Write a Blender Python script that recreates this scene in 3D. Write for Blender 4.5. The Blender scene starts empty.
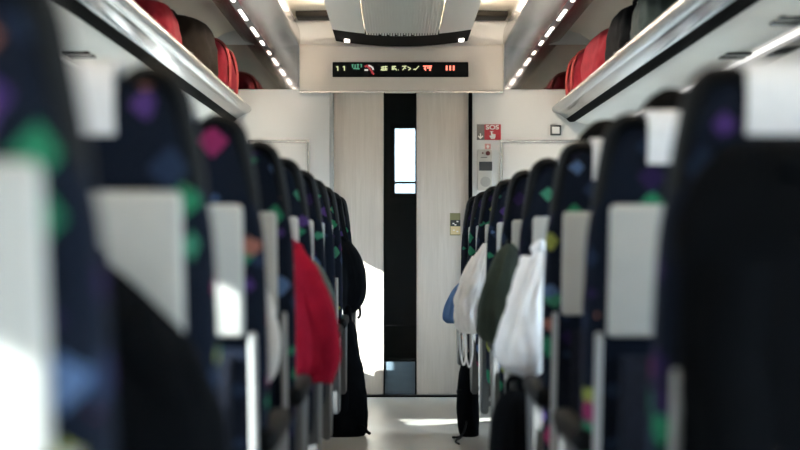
import bpy, bmesh, math, random
from mathutils import Vector, Matrix, noise
random.seed(7)
SC = bpy.context.scene
COL = SC.collection
PI = math.pi
FPX = 1740.0
CAMX, CAMZ = -0.03, 1.02

def at(px, py, d):
    return (CAMX + (px-397)*d/FPX, CAMZ - (py-238)*d/FPX)

# ------------------------------------------------------------------ materials
def mat(name, color, rough=0.6, metal=0.0, spec=0.5, emit=None, emit_s=0.0, coat=0.0):
    m = bpy.data.materials.new(name); m.use_nodes = True
    b = m.node_tree.nodes['Principled BSDF']
    b.inputs['Base Color'].default_value = (*color, 1)
    b.inputs['Roughness'].default_value = rough
    b.inputs['Metallic'].default_value = metal
    b.inputs['Specular IOR Level'].default_value = spec
    b.inputs['Coat Weight'].default_value = coat
    if emit:
        b.inputs['Emission Color'].default_value = (*emit, 1)
        b.inputs['Emission Strength'].default_value = emit_s
    return m

def noisy(m, scale=(8, 8, 8), amount=0.12, bump=0.0, detail=4.0, c2=None):
    """break a plain colour up with object-space noise"""
    nt = m.node_tree; N = nt.nodes; L = nt.links
    b = N['Principled BSDF']
    col = tuple(b.inputs['Base Color'].default_value)[:3]
    tc = N.new('ShaderNodeTexCoord'); mp = N.new('ShaderNodeMapping')
    mp.inputs['Scale'].default_value = scale
    nz = N.new('ShaderNodeTexNoise'); nz.inputs['Scale'].default_value = 1.0
    nz.inputs['Detail'].default_value = detail
    L.new(tc.outputs['Object'], mp.inputs['Vector']); L.new(mp.outputs['Vector'], nz.inputs['Vector'])
    r = N.new('ShaderNodeValToRGB')
    lo = c2 if c2 else tuple(max(0, c*(1-amount)) for c in col)
    hi = tuple(min(1, c*(1+amount)) for c in col)
    r.color_ramp.elements[0].position = .3; r.color_ramp.elements[1].position = .7
    r.color_ramp.elements[0].color = (*lo, 1); r.color_ramp.elements[1].color = (*hi, 1)
    L.new(nz.outputs['Fac'], r.inputs['Fac']); L.new(r.outputs['Color'], b.inputs['Base Color'])
    if bump:
        bp = N.new('ShaderNodeBump'); bp.inputs['Strength'].default_value = bump
        bp.inputs['Distance'].default_value = .004
        L.new(nz.outputs['Fac'], bp.inputs['Height']); L.new(bp.outputs['Normal'], b.inputs['Normal'])
    return m

def fabric_pattern(name):
    m = bpy.data.materials.new(name); m.use_nodes = True
    nt = m.node_tree; N = nt.nodes; L = nt.links
    b = N['Principled BSDF']; b.inputs['Roughness'].default_value = .9
    b.inputs['Specular IOR Level'].default_value = .08
    tc = N.new('ShaderNodeTexCoord'); oi = N.new('ShaderNodeObjectInfo')
    add = N.new('ShaderNodeVectorMath'); add.operation = 'ADD'
    mul = N.new('ShaderNodeVectorMath'); mul.operation = 'SCALE'; mul.inputs['Scale'].default_value = 0.53
    L.new(oi.outputs['Location'], mul.inputs[0])
    L.new(tc.outputs['Object'], add.inputs[0]); L.new(mul.outputs[0], add.inputs[1])
    v = N.new('ShaderNodeTexVoronoi'); v.distance = 'MANHATTAN'; v.inputs['Scale'].default_value = 17.0
    v.inputs['Randomness'].default_value = .75
    L.new(add.outputs[0], v.inputs['Vector'])
    sp = N.new('ShaderNodeSeparateColor'); L.new(v.outputs['Color'], sp.inputs['Color'])
    r = N.new('ShaderNodeValToRGB'); r.color_ramp.interpolation = 'CONSTANT'
    cols = [(0, (.006, .009, .017)), (.26, (.016, .028, .060)), (.38, (.020, .012, .05)), (.52, (.022, .17, .09)),
            (.64, (.22, .022, .095)), (.72, (.22, .25, .06)), (.78, (.07, .125, .25)), (.84, (.27, .11, .085)),
            (.89, (.06, .03, .14)), (.94, (.045, .21, .135))]
    e = r.color_ramp.elements
    e[0].position, e[0].color = 0, (*cols[0][1], 1)
    e[1].position, e[1].color = cols[1][0], (*cols[1][1], 1)
    for p, c in cols[2:]:
        x = e.new(p); x.color = (*c, 1)
    L.new(sp.outputs['Red'], r.inputs['Fac'])
    lt = N.new('ShaderNodeMath'); lt.operation = 'LESS_THAN'; lt.inputs[1].default_value = .58
    L.new(v.outputs['Distance'], lt.inputs[0])
    mx = N.new('ShaderNodeMix'); mx.data_type = 'RGBA'
    mx.inputs['A'].default_value = (.006, .009, .018, 1)
    L.new(lt.outputs[0], mx.inputs['Factor']); L.new(r.outputs['Color'], mx.inputs['B'])
    L.new(mx.outputs['Result'], b.inputs['Base Color'])
    return m

def glass_mat(name, tint, ior=1.45):
    m = bpy.data.materials.new(name); m.use_nodes = True
    nt = m.node_tree; N = nt.nodes; L = nt.links
    N.remove(N['Principled BSDF'])
    t = N.new('ShaderNodeBsdfTransparent'); t.inputs['Color'].default_value = (*tint, 1)
    g = N.new('ShaderNodeBsdfGlossy'); g.inputs['Roughness'].default_value = .03
    f = N.new('ShaderNodeFresnel'); f.inputs['IOR'].default_value = ior
    mx = N.new('ShaderNodeMixShader')
    ge = N.new('ShaderNodeNewGeometry'); sb = N.new('ShaderNodeMath'); sb.operation = 'SUBTRACT'; sb.inputs[0].default_value = 1
    ml = N.new('ShaderNodeMath'); ml.operation = 'MULTIPLY'      # reflect on the outer faces only
    L.new(ge.outputs['Backfacing'], sb.inputs[1]); L.new(sb.outputs[0], ml.inputs[0]); L.new(f.outputs[0], ml.inputs[1])
    L.new(ml.outputs[0], mx.inputs[0]); L.new(t.outputs[0], mx.inputs[1]); L.new(g.outputs[0], mx.inputs[2])
    L.new(mx.outputs[0], N['Material Output'].inputs['Surface'])
    return m

M = {}
M['fabric'] = fabric_pattern('seat_fabric')
M['cover'] = noisy(mat('headrest_cloth', (.80, .81, .84), .85), (60, 60, 60), .05)
M['table'] = noisy(mat('table_plastic', (.43, .44, .43), .45), (20, 20, 20), .03)
M['trim'] = mat('seat_trim', (.40, .41, .41), .45)
M['arm_grey'] = mat('table_arm_grey', (.32, .325, .33), .5, spec=.25)
M['side_grey'] = mat('armrest_panel', (.10, .104, .11), .45, spec=.25)
M['black'] = mat('black_plastic', (.0025, .003, .004), .6, spec=.12)
M['net'] = noisy(mat('pocket_net', (.010, .012, .02), .95, spec=.1), (90, 90, 90), .3)
M['gunmetal'] = mat('gunmetal', (.10, .105, .11), .4, .8)
M['alu'] = noisy(mat('aluminium', (.44, .45, .45), .26, .9), (30, 2, 30), .08)
M['duct'] = noisy(mat('duct_metal', (.52, .51, .495), .22, .92), (20, .6, 20), .12)
M['mirror'] = mat('mirror_steel', (.50, .48, .46), .05, 1.0)
M['wall'] = noisy(mat('wall_plastic', (.73, .728, .72), .5), (3, 3, 3), .02)
M['under'] = noisy(mat('rack_underside', (.76, .755, .73), .5), (3, 3, 3), .02)
M['cream'] = noisy(mat('ceiling_cream', (.74, .68, .58), .5), (2, 2, 2), .03)
M['header'] = noisy(mat('header_beige', (.66, .61, .555), .5), (3, 3, 3), .02)
M['end_dark'] = mat('dark_matt_panel', (.008, .0075, .007), .8, spec=.05)
M['strip'] = mat('dark_gloss_strip', (.012, .013, .014), .12)
M['gasket'] = mat('black_rubber', (.003, .003, .0035), .9, spec=.03)
M['pane_clear'] = glass_mat('clear_pane', (.86, .90, .90))
M['pane_dark'] = glass_mat('tinted_pane', (.50, .54, .55), 1.22)
M['slate'] = noisy(mat('slate_plate', (.075, .11, .14), .35), (6, 6, 40), .1)
M['lamp'] = mat('lamp_diffuser', (1, 1, 1), .5, emit=(1.0, .88, .78), emit_s=6)
M['rack_light'] = mat('rack_light', (1, 1, 1), .5, emit=(1, .97, .93), emit_s=.55)
M['cove'] = mat('cove_tube', (1, 1, 1), .5, emit=(1.0, .86, .70), emit_s=55)
M['screen'] = mat('display_screen', (.004, .005, .006), .6, spec=.1)
M['led_y'] = mat('led_yellow', (.1, .1, .05), .6, emit=(.62, .66, .36), emit_s=.55)
M['led_g'] = mat('led_green', (.02, .06, .04), .6, emit=(.10, .36, .22), emit_s=.35)
M['led_w'] = mat('led_grey', (.1, .1, .1), .6, emit=(.55, .52, .48), emit_s=.6)
M['led_r'] = mat('led_red', (.1, .02, .02), .6, emit=(1.0, .20, .13), emit_s=1.1)
M['led_dr'] = mat('led_dark_red', (.08, .01, .01), .6, emit=(.45, .04, .05), emit_s=.35)
M['sign_red'] = mat('sign_red', (.40, .012, .025), .4)
M['sign_grey'] = mat('sign_grey', (.115, .11, .11), .4)
M['sign_white'] = mat('sign_white', (.85, .84, .82), .5)
M['intercom'] = mat('intercom_grey', (.52, .50, .46), .45)
M['label_dark'] = mat('label_dark', (.03, .035, .038), .4)
M['red_btn'] = mat('red_button', (.10, .008, .008), .35)
M['floor'] = None
M['skin'] = mat('skin', (.55, .33, .24), .55)
M['hair'] = noisy(mat('black_hair', (.003, .003, .0035), .8, spec=.03), (60, 60, 12), .4)
M['shirt'] = noisy(mat('dark_shirt', (.010, .011, .016), .95, spec=.05), (30, 30, 30), .2)
M['trousers'] = noisy(mat('dark_trousers', (.008, .009, .012), .95, spec=.05), (30, 30, 30), .2)
M['eye'] = mat('eye', (.02, .015, .012), .2)
M['red_cloth'] = noisy(mat('red_jacket_cloth', (.22, .004, .018), .9, spec=.1), (14, 14, 14), .15)
M['white_cloth'] = noisy(mat('white_cloth', (.84, .85, .88), .85), (14, 14, 14), .05)
M['pale_cloth'] = noisy(mat('pale_grey_cloth', (.60, .61, .61), .9), (14, 14, 14), .06)
M['green_cloth'] = noisy(mat('dark_green_cloth', (.016, .030, .024), .9), (14, 14, 14), .2)
M['teal_cloth'] = noisy(mat('grey_green_cloth', (.045, .085, .075), .9), (14, 14, 14), .2)
M['black_cloth'] = noisy(mat('black_cloth', (.0022, .0028, .004), .95, spec=.05), (14, 14, 14), .25)
M['blue_cloth'] = noisy(mat('blue_cloth', (.045, .10, .22), .9), (14, 14, 14), .15)
M['bag_red'] = noisy(mat('red_bag', (.15, .010, .018), .85, spec=.08), (20, 20, 20), .12)
M['bag_band'] = mat('pale_red_band', (.26, .045, .045), .85, spec=.08)
M['bag_brown'] = noisy(mat('dark_brown_bag', (.012, .009, .007), .9, spec=.05), (20, 20, 20), .3)
M['bag_slate'] = noisy(mat('slate_bag', (.02, .03, .032), .9, spec=.08), (20, 20, 20), .2)

def floor_mat():
    m = noisy(mat('floor_vinyl', (.42, .415, .39), .32), (3, 1.2, 3), .10, detail=8)
    return m
M['floor'] = floor_mat()

def wood_mat():
    m = bpy.data.materials.new('door_laminate'); m.use_nodes = True
    nt = m.node_tree; N = nt.nodes; L = nt.links
    b = N['Principled BSDF']; b.inputs['Roughness'].default_value = .45
    tc = N.new('ShaderNodeTexCoord'); mp = N.new('ShaderNodeMapping')
    mp.inputs['Scale'].default_value = (30, 30, 1.6)
    nz = N.new('ShaderNodeTexNoise'); nz.inputs['Scale'].default_value = 2.2
    nz.inputs['Detail'].default_value = 6; nz.inputs['Distortion'].default_value = .8
    r = N.new('ShaderNodeValToRGB')
    r.color_ramp.elements[0].position = .25; r.color_ramp.elements[1].position = .75
    r.color_ramp.elements[0].color = (.60, .545, .485, 1); r.color_ramp.elements[1].color = (.70, .645, .585, 1)
    L.new(tc.outputs['Object'], mp.inputs['Vector']); L.new(mp.outputs['Vector'], nz.inputs['Vector'])
    L.new(nz.outputs['Fac'], r.inputs['Fac']); L.new(r.outputs['Color'], b.inputs['Base Color'])
    return m
M['wood'] = wood_mat()

# ------------------------------------------------------------------ mesh helpers
def smooth(bm, ang=40):
    for f in bm.faces: f.smooth = True
    for e in bm.edges:
        if len(e.link_faces) == 2 and e.calc_face_angle(0) > math.radians(ang): e.smooth = False

def obj(name, bm, m, parent=None, loc=(0, 0, 0), sm=True, ang=40):
    bmesh.ops.recalc_face_normals(bm, faces=bm.faces)
    if sm: smooth(bm, ang)
    me = bpy.data.meshes.new(name); bm.to_mesh(me); bm.free()
    ms = m if isinstance(m, (list, tuple)) else [m]
    for x in ms: me.materials.append(x)
    o = bpy.data.objects.new(name, me); COL.objects.link(o)
    o.location = loc
    if parent: o.parent = parent
    return o

def empty(name, loc=(0, 0, 0), rz=0):
    o = bpy.data.objects.new(name, None); COL.objects.link(o)
    o.location = loc; o.rotation_euler = (0, 0, rz); o.empty_display_size = .1
    return o

def tag(o, label=None, cat=None, group=None, kind=None):
    if label: o['label'] = label
    if cat: o['category'] = cat
    if group: o['group'] = group
    if kind: o['kind'] = kind
    return o

def box(bm, x0, x1, y0, y1, z0, z1, bev=0.0, seg=2, rot=None, mi=0):
    r = bmesh.ops.create_cube(bm, size=1.0)
    vs = r['verts']
    bmesh.ops.scale(bm, vec=(x1-x0, y1-y0, z1-z0), verts=vs)
    fs = list({f for v in vs for f in v.link_faces})
    for f in fs: f.material_index = mi
    if bev > 0:
        es = list({e for v in vs for e in v.link_edges})
        g = bmesh.ops.bevel(bm, geom=es, offset=bev, segments=seg, profile=.5, affect='EDGES')
        vs = list({v for f in g['faces'] for v in f.verts} | {v for v in vs if v.is_valid})
    if rot is not None: bmesh.ops.rotate(bm, cent=(0, 0, 0), matrix=rot, verts=vs)
    bmesh.ops.translate(bm, vec=((x0+x1)/2, (y0+y1)/2, (z0+z1)/2), verts=vs)
    return vs

def boxo(name, x0, x1, y0, y1, z0, z1, m, parent=None, bev=0.0, seg=2):
    bm = bmesh.new(); box(bm, x0, x1, y0, y1, z0, z1, bev, seg)
    return obj(name, bm, m, parent)

def extrude_y(bm, pts, y0, y1):
    """closed profile of (x, z) points extruded along y"""
    a = [bm.verts.new((x, y0, z)) for x, z in pts]
    b = [bm.verts.new((x, y1, z)) for x, z in pts]
    n = len(pts)
    for i in range(n): bm.faces.new((a[i], a[(i+1) % n], b[(i+1) % n], b[i]))
    bm.faces.new(a); bm.faces.new(list(reversed(b)))

def extrude_x(bm, pts, x0, x1):
    a = [bm.verts.new((x0, y, z)) for y, z in pts]
    b = [bm.verts.new((x1, y, z)) for y, z in pts]
    n = len(pts)
    for i in range(n): bm.faces.new((a[i], a[(i+1) % n], b[(i+1) % n], b[i]))
    bm.faces.new(a); bm.faces.new(list(reversed(b)))

def extrude_path_x(bm, path, x0, x1, t):
    """a band of thickness t following the (y, z) path"""
    P = [Vector((p[0], p[1])) for p in path]; L, R = [], []
    for i in range(len(P)):
        d = (P[min(i+1, len(P)-1)] - P[max(i-1, 0)]).normalized(); n = Vector((-d.y, d.x))
        L.append(P[i] + n*t/2); R.append(P[i] - n*t/2)
    extrude_x(bm, [tuple(p) for p in L + R[::-1]], x0, x1)

def ring_loft(bm, rings, cap=True):
    vv = [[bm.verts.new(p) for p in r] for r in rings]
    n = len(rings[0])
    for a, b in zip(vv, vv[1:]):
        for i in range(n): bm.faces.new((a[i], a[(i+1) % n], b[(i+1) % n], b[i]))
    if cap:
        bm.faces.new(list(reversed(vv[0]))); bm.faces.new(vv[-1])
    return vv

def sellipse(cx, cy, z, rx, ry, n=32, p=3.0):
    out = []
    for i in range(n):
        a = 2*PI*i/n; c, s = math.cos(a), math.sin(a)
        out.append((cx + rx*math.copysign(abs(c)**(2/p), c), cy + ry*math.copysign(abs(s)**(2/p), s), z))
    return out

def tube(bm, pts, r, n=10, sy=1.0, closed=False):
    P = [Vector(p) for p in pts]; rings = []
    up = Vector((0, 1, 0))
    for i in range(len(P)):
        if closed: d = P[(i+1) % len(P)] - P[i-1]
        else: d = P[min(i+1, len(P)-1)] - P[max(i-1, 0)]
        d.normalize()
        u = up - d*up.dot(d)
        if u.length < .05: u = Vector((1, 0, 0)) - d*d.x
        u.normalize(); w = d.cross(u)
        rr = r[i] if isinstance(r, (list, tuple)) else r
        rings.append([P[i] + u*math.cos(2*PI*k/n)*rr*sy + w*math.sin(2*PI*k/n)*rr for k in range(n)])
    if closed: rings.append(rings[0])
    vv = [[bm.verts.new(p) for p in q] for q in (rings[:-1] if closed else rings)]
    if closed: vv.append(vv[0])
    for a, b in zip(vv, vv[1:]):
        for k in range(n): bm.faces.new((a[k], a[(k+1) % n], b[(k+1) % n], b[k]))
    if not closed:
        bm.faces.new(vv[0][::-1]); bm.faces.new(vv[-1])

def spline(pts, k=6):
    """Catmull-Rom through points of any dimension"""
    P = [Vector(p) for p in pts]; out = []
    for i in range(len(P)-1):
        p0, p1, p2, p3 = P[max(i-1, 0)], P[i], P[i+1], P[min(i+2, len(P)-1)]
        for j in range(k):
            t = j/k
            out.append(.5*((2*p1) + (p2-p0)*t + (2*p0-5*p1+4*p2-p3)*t*t + (3*p1-p0-3*p2+p3)*t**3))
    out.append(P[-1]); return out

def lerp_rings(keys, k=6):
    """keys: tuples of equal length, Catmull-Rom per component"""
    n = len(keys); out = []
    for i in range(n-1):
        a, b, c, d = keys[max(i-1, 0)], keys[i], keys[i+1], keys[min(i+2, n-1)]
        for j in range(k):
            t = j/k
            out.append(tuple(.5*(2*b[q] + (c[q]-a[q])*t + (2*a[q]-5*b[q]+4*c[q]-d[q])*t*t
                                 + (3*b[q]-a[q]-3*c[q]+d[q])*t**3) for q in range(len(a))))
    out.append(tuple(keys[-1])); return out

def lump(bm, keys, seed=0, fold=.10, nfold=7, rough=.03, n=64, p=2.2, k=8):
    """soft hanging / standing volume: keys = (z, cx, cy, rx, ry) ; folds run down it"""
    R = []
    rows = lerp_rings(keys, k)
    for q, (z, cx, cy, rx, ry) in enumerate(rows):
        ring = []
        for i in range(n):
            a = 2*PI*i/n; c, s = math.cos(a), math.sin(a)
            w = noise.noise(Vector((c*1.3+seed*3.1, s*1.3, z*3.0+seed)))
            w2 = noise.noise(Vector((c*nfold*.5+seed, s*nfold*.5, z*1.2-seed)))
            w3 = noise.noise(Vector((c*4+seed, s*4, z*16+seed*2)))
            f = 1 + fold*(w*.8 + w2) + rough*4*w3*.5
            x = max(rx, .004)*f*math.copysign(abs(c)**(2/p), c)
            y = max(ry, .004)*f*math.copysign(abs(s)**(2/p), s)
            ring.append((cx+x, cy+y, z))
        R.append(ring)
    ring_loft(bm, R)

def children(o): return [c for c in bpy.data.objects if c.parent == o]
def copy_tree(o, parent=None):
    kids = children(o)
    c = o.copy(); COL.objects.link(c)
    if parent: c.parent = parent
    for ch in kids: copy_tree(ch, c)
    return c

# ------------------------------------------------------------------ the setting
Y0, D = -2.2, 11.15            # carriage runs from behind the camera to the end wall
HW = 1.42                      # half width
WZ0, WZ1 = .68, 1.495           # window sill / head
WC = [-.87, 1.05, 2.97, 4.89, 6.81, 8.73, 10.62]; WW = .90

bm = bmesh.new(); box(bm, -1.5, 1.5, Y0-.1, 13.2, -.06, 0)
tag(obj('floor', bm, M['floor'], sm=False), kind='structure')

for s, nm in ((-1, 'wall_left'), (1, 'wall_right')):
    bm = bmesh.new()
    xa, xb = sorted((s*HW, s*(HW+.07)))
    box(bm, xa, xb, Y0, D+.1, 0, WZ0); box(bm, xa, xb, Y0, D+.1, WZ1, 2.5)
    ww = WW if s < 0 else WW+.55
    edges = [Y0] + [e for c in WC for e in (max(c-ww/2, Y0+.02), min(c+ww/2, D+.02))] + [D+.1]
    for a, b in zip(edges[0::2], edges[1::2]): box(bm, xa, xb, a, b, WZ0, WZ1)
    tag(obj(nm, bm, M['wall'], sm=False), kind='structure')
    # baseboard duct along the wall foot
    bm = bmesh.new(); xa, xb = sorted((s*(HW-.06), s*HW))
    box(bm, xa, xb, Y0, D, 0, .16, .01)
    tag(obj('baseboard_left' if s < 0 else 'baseboard_right', bm, M['gunmetal']), kind='structure')

wn = 0
for s in (-1, 1):
    for c in WC:
        wn += 1
        ww = WW if s < 0 else WW+.55
        a, b = max(c-ww/2, Y0+.02), min(c+ww/2, D+.02)
        bm = bmesh.new(); xa, xb = sorted((s*(HW-.012), s*(HW+.05)))
        for (p, q, u, v) in ((a-.03, a+.02, WZ0-.03, WZ1+.03), (b-.02, b+.03, WZ0-.03, WZ1+.03),
                             (a+.02, b-.02, WZ0-.03, WZ0+.02), (a+.02, b-.02, WZ1-.02, WZ1+.03)):
            box(bm, xa, xb, p, q, u, v, .004)
        w = tag(obj('window_%d' % wn, bm, M['trim']), kind='structure')
        bm = bmesh.new(); xa, xb = sorted((s*(HW+.03), s*(HW+.036)))
        box(bm, xa, xb, a+.01, b-.01, WZ0+.01, WZ1-.01)
        obj('pane', bm, M['pane_clear'], w, sm=False)
        l = bpy.data.lights.new('daylight_portal', 'AREA'); l.shape = 'RECTANGLE'
        l.size = WZ1-WZ0; l.size_y = b-a; l.cycles.is_portal = True
        lo = bpy.data.objects.new('daylight_portal', l); COL.objects.link(lo)
        lo.location = (s*(HW+.06), (a+b)/2, (WZ0+WZ1)/2)
        lo.rotation_euler = (0, s*PI/2, 0)

# end wall behind the camera
bm = bmesh.new(); box(bm, -1.5, 1.5, Y0-.1, Y0, 0, 2.5)
tag(obj('wall_near', bm, M['wall'], sm=False), kind='structure')
# far end wall with the door opening
DX0, DX1, DZ = -.44, .435, 1.955
bm = bmesh.new()
box(bm, -1.5, DX0, D, D+.1, 0, 2.5); box(bm, DX1, 1.5, D, D+.1, 0, 2.5); box(bm, DX0, DX1, D, D+.1, DZ, 2.5)
tag(obj('wall_far', bm, M['wall'], sm=False), kind='structure')
# ceiling shell
half = [(1.46, 1.80), (1.43, 1.92), (1.38, 2.08), (1.28, 2.24), (1.14, 2.33), (1.0, 2.37), (.68, 2.43), (.3, 2.44)]
prof = half + [(-x, z) for x, z in half[::-1]]
outer = [(x*1.03, z+.05) for x, z in prof]
bm = bmesh.new(); extrude_y(bm, prof + outer[::-1], Y0, D)
tag(obj('ceiling', bm, M['cream'], ang=50), kind='structure')
# polished panels on the end wall beside the header
for i, s in enumerate((-1, 1)):
    bm = bmesh.new(); xa, xb = sorted((s*.657, s*1.40)); box(bm, xa, xb, D-.012, D+.01, 1.972, 2.257)
    tag(obj('trim_%d' % (i+1), bm, M['mirror'], sm=False), kind='structure')
# thin dark line where the wall meets the polished panels, and door-side uprights
bm = bmesh.new(); box(bm, .43, .452, D-.02, D+.01, 0, DZ)
tag(obj('trim_3', bm, M['gasket'], sm=False), kind='structure')
bm = bmesh.new(); box(bm, -.462, -.438, D-.02, D+.01, 0, DZ, .004)
tag(obj('trim_4', bm, M['trim']), kind='structure')
bm = bmesh.new(); box(bm, -1.42, 1.42, D-.006, D+.002, 0, .012)
tag(obj('baseboard_far', bm, M['gasket'], sm=False), kind='structure')

# vestibule beyond the door
bm = bmesh.new()
for (a, b, c, d_, e, f) in ((-1.5, -1.0, D+.1, 13.2, 0, 2.4), (1.0, 1.5, D+.1, 13.2, 0, 2.4),
                            (-1.5, 1.5, 12.62, 12.7, 0, 1.33), (-1.5, 1.5, 12.62, 12.7, 1.83, 2.4),
                            (-1.5, -.06, 12.62, 12.7, 1.33, 1.83), (.42, 1.5, 12.62, 12.7, 1.33, 1.83),
                            (-1.5, 1.5, D+.1, 12.7, 2.4, 2.5)):
    box(bm, a, b, c, d_, e, f)
tag(obj('wall_vestibule', bm, mat('vestibule_grey', (.03, .033, .035), .6), sm=False), kind='structure')
bm = bmesh.new()
for (p, q, u, v) in ((-.08, -.045, 1.31, 1.85), (.405, .44, 1.31, 1.85), (-.045, .405, 1.31, 1.345), (-.045, .405, 1.815, 1.85),
                     (-.045, .405, 1.415, 1.43)):
    box(bm, p, q, 12.60, 12.66, u, v)
wv = tag(obj('window_15', bm, M['gasket']), kind='structure')
boxo('pane', -.06, .42, 12.64, 12.645, 1.33, 1.83, M['pane_clear'], wv)

# the sliding door
bm = bmesh.new()
box(bm, DX0+.004, -.113, D+.025, D+.06, .014, DZ-.002, .004)
box(bm, .092, DX1-.006, D+.025, D+.06, .014, DZ-.002, .004)
door = tag(obj('door_1', bm, M['wood']), kind='structure')
boxo('door_glass', -.113, .092, D+.036, D+.044, .22, DZ-.004, M['pane_dark'], door)
boxo('kick_plate', -.113, .092, D+.028, D+.055, .014, .225, M['slate'], door, .002)
bm = bmesh.new()
box(bm, -.116, -.108, D+.022, D+.062, .014, DZ-.004); box(bm, .087, .095, D+.022, D+.062, .014, DZ-.004)
box(bm, -.113, .092, D+.026, D+.03, .455, .462); box(bm, -.113, .092, D+.026, D+.03, .245, .25)
obj('glass_beading', bm, M['gasket'], door)
# little notice on the right leaf
x0, z1 = at(450, 213, D); x1, z0 = at(460.5, 235, D)
st = tag(empty('door_sticker', ((x0+x1)/2, D+.025, z0)), 'small olive, black and cream notice stuck to the right leaf of the door', 'sticker')
def flat(name, px0, px1, py0, py1, m, parent, y, t=.003):
    """thin plate given by its rectangle on the end wall, local to its parent"""
    a, b_ = at(px0, py1, D); c, d_ = at(px1, py0, D)
    l = parent.location
    bm = bmesh.new(); box(bm, a-l.x, c-l.x, y-t-l.y, y-l.y, b_-l.z, d_-l.z)
    return obj(name, bm, m, parent, sm=False)
flat('paper', 450, 460.5, 213, 235.4, mat('sticker_olive', (.24, .24, .12), .6), st, D+.024, .002)
flat('black_field', 450.6, 460.5, 220, 226, M['label_dark'], st, D+.022, .002)
flat('cream_field', 450.6, 460.5, 226.4, 234.4, mat('sticker_cream', (.72, .60, .34), .6), st, D+.022, .002)
for (px, py) in ((453.5, 223.5), (455.5, 224.8), (457.5, 221.5), (454, 230.2), (457.5, 231.5)):
    bm = bmesh.new(); a, b_ = at(px, py, D); box(bm, a-.006-st.location.x, a+.006-st.location.x, -.007, -.0055, b_-.004-st.location.z, b_+.004-st.location.z)
    obj('mark', bm, M['sign_white'], st, sm=False)

# header box above the door with the display
hd = tag(empty('door_header', (0, D-.05, DZ)), 'long beige header panel above the door, holding the dark information display', 'header')
pts = [(-.652, 0.0), (.648, 0.0), (.648, .302)] + [(.648-1.3*t/24, .302-.022*math.sin(PI*t/24)) for t in range(1, 24)] + [(-.652, .302)]
bm = bmesh.new(); extrude_y(bm, pts, 0, .055)
bmesh.ops.bevel(bm, geom=[e for e in bm.edges if all(abs(v.co.y) < 1e-5 for v in e.verts)], offset=.008, segments=2, affect='EDGES')
obj('panel', bm, M['header'], hd, ang=30)
bm = bmesh.new(); box(bm, -.652, .648, .001, .012, -.008, .002); obj('lower_lip', bm, M['duct'], hd)
dp = tag(empty('information_display', (.0, D-.05, 2.05)), 'black LED strip display set in the header above the door', 'display')
def dloc(px, py, d=D-.06):
    x, z = at(px, py, d); return x-dp.location.x, z-dp.location.z
a, b_ = dloc(332.5, 77); c, d_ = dloc(468.5, 62)
bm = bmesh.new(); box(bm, a, c, -.008, .0, b_, d_, .0035)
obj('frame', bm, M['gasket'], dp)
a, b_ = dloc(334, 75.6); c, d_ = dloc(467, 63.4)
bm = bmesh.new(); box(bm, a, c, -.0095, -.002, b_, d_); obj('screen', bm, M['screen'], dp, sm=False)
def strokes(name, segs, m, w=1.0):
    bm = bmesh.new()
    for (x0, y0, x1, y1) in segs:
        p = Vector(dloc(x0, y0)); q = Vector(dloc(x1, y1)); dr = (q-p)
        n = Vector((-dr.y, dr.x)).normalized()*w*.5*D/FPX
        vs = [bm.verts.new((v.x, yy, v.y)) for yy in (-.0125, -.0095) for v in (p-n, p+n, q+n, q-n)]
        bm.faces.new(vs[:4]); bm.faces.new(vs[4:][::-1])
        for i in range(4): bm.faces.new((vs[i], vs[(i+1) % 4], vs[4+(i+1) % 4], vs[4+i]))
    return obj(name, bm, m, dp, sm=False)
for q in (0, 6.6): strokes('digit', [(336.2+q, 67, 338+q, 66.5), (337.8+q, 66.4, 337.8+q, 70.8)], M['led_y'], 1.1)
strokes('green_mark', [(351.6, 64.8, 353.6, 64.8), (352.6, 64.4, 352.6, 67.6), (355.2, 64.4, 355.2, 68.8), (356.8, 64.6, 359, 64.6), (357.9, 64.6, 357.9, 68.6),
                       (360.4, 64.6, 362, 64.6), (361.4, 64.6, 361.4, 67.4), (353.2, 68.4, 359.6, 68.8)], M['led_g'], 1.3)
strokes('grey_mark', [(364.4, 70, 368.2, 70), (368.4, 65.4, 371, 66.4), (371, 66.4, 372.8, 68), (372.8, 68, 373.2, 69.8)], M['led_w'], 1.5)
strokes('dark_red_mark', [(364.8, 66.8, 367.6, 65.4), (367, 66, 370, 68.5), (369.5, 68.5, 372.5, 72), (371.5, 72, 374, 74.4)], M['led_dr'], 1.8)
G = [(381, 67.2, 387.6, 66.6), (383, 66, 383, 70.2), (385.6, 65.8, 385.6, 70.2), (381.4, 69, 387.4, 68.8), (382, 70.3, 387.2, 70), (380.8, 70.4, 382, 68.5),
     (391.6, 67, 396, 66.4), (393, 65.8, 392.4, 69.6), (395, 65.8, 393, 70), (391.6, 69.2, 396.4, 68.8), (395.2, 68.6, 396.6, 70.4), (398, 70, 398.6, 69.8),
     (402, 66.4, 406.6, 66), (405.4, 66.4, 402.6, 70.2), (404.4, 67.8, 406, 68.6), (407.6, 66.8, 410.8, 68.6), (410.8, 68.6, 408.4, 70.2),
     (413.4, 69.6, 415.4, 68.8), (419, 66, 415, 70.2)]
for a_, b_ in ((0, 6), (6, 11), (11, 12), (12, 15), (15, 17), (17, 19)): strokes('glyph', G[a_:b_], M['led_y'], .85)
strokes('red_glyph', [(423, 66.2, 432, 66), (425, 66.4, 425.6, 70), (430, 66.4, 430, 70), (427, 68, 431.6, 67.6), (424, 68.2, 426, 70.4), (429.2, 70.3, 431, 70)], M['led_r'], 1.1)
for q in (446.7, 450.2, 453.7): strokes('red_bar', [(q, 65.6, q, 70.4)], M['led_r'], 1.7)

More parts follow.
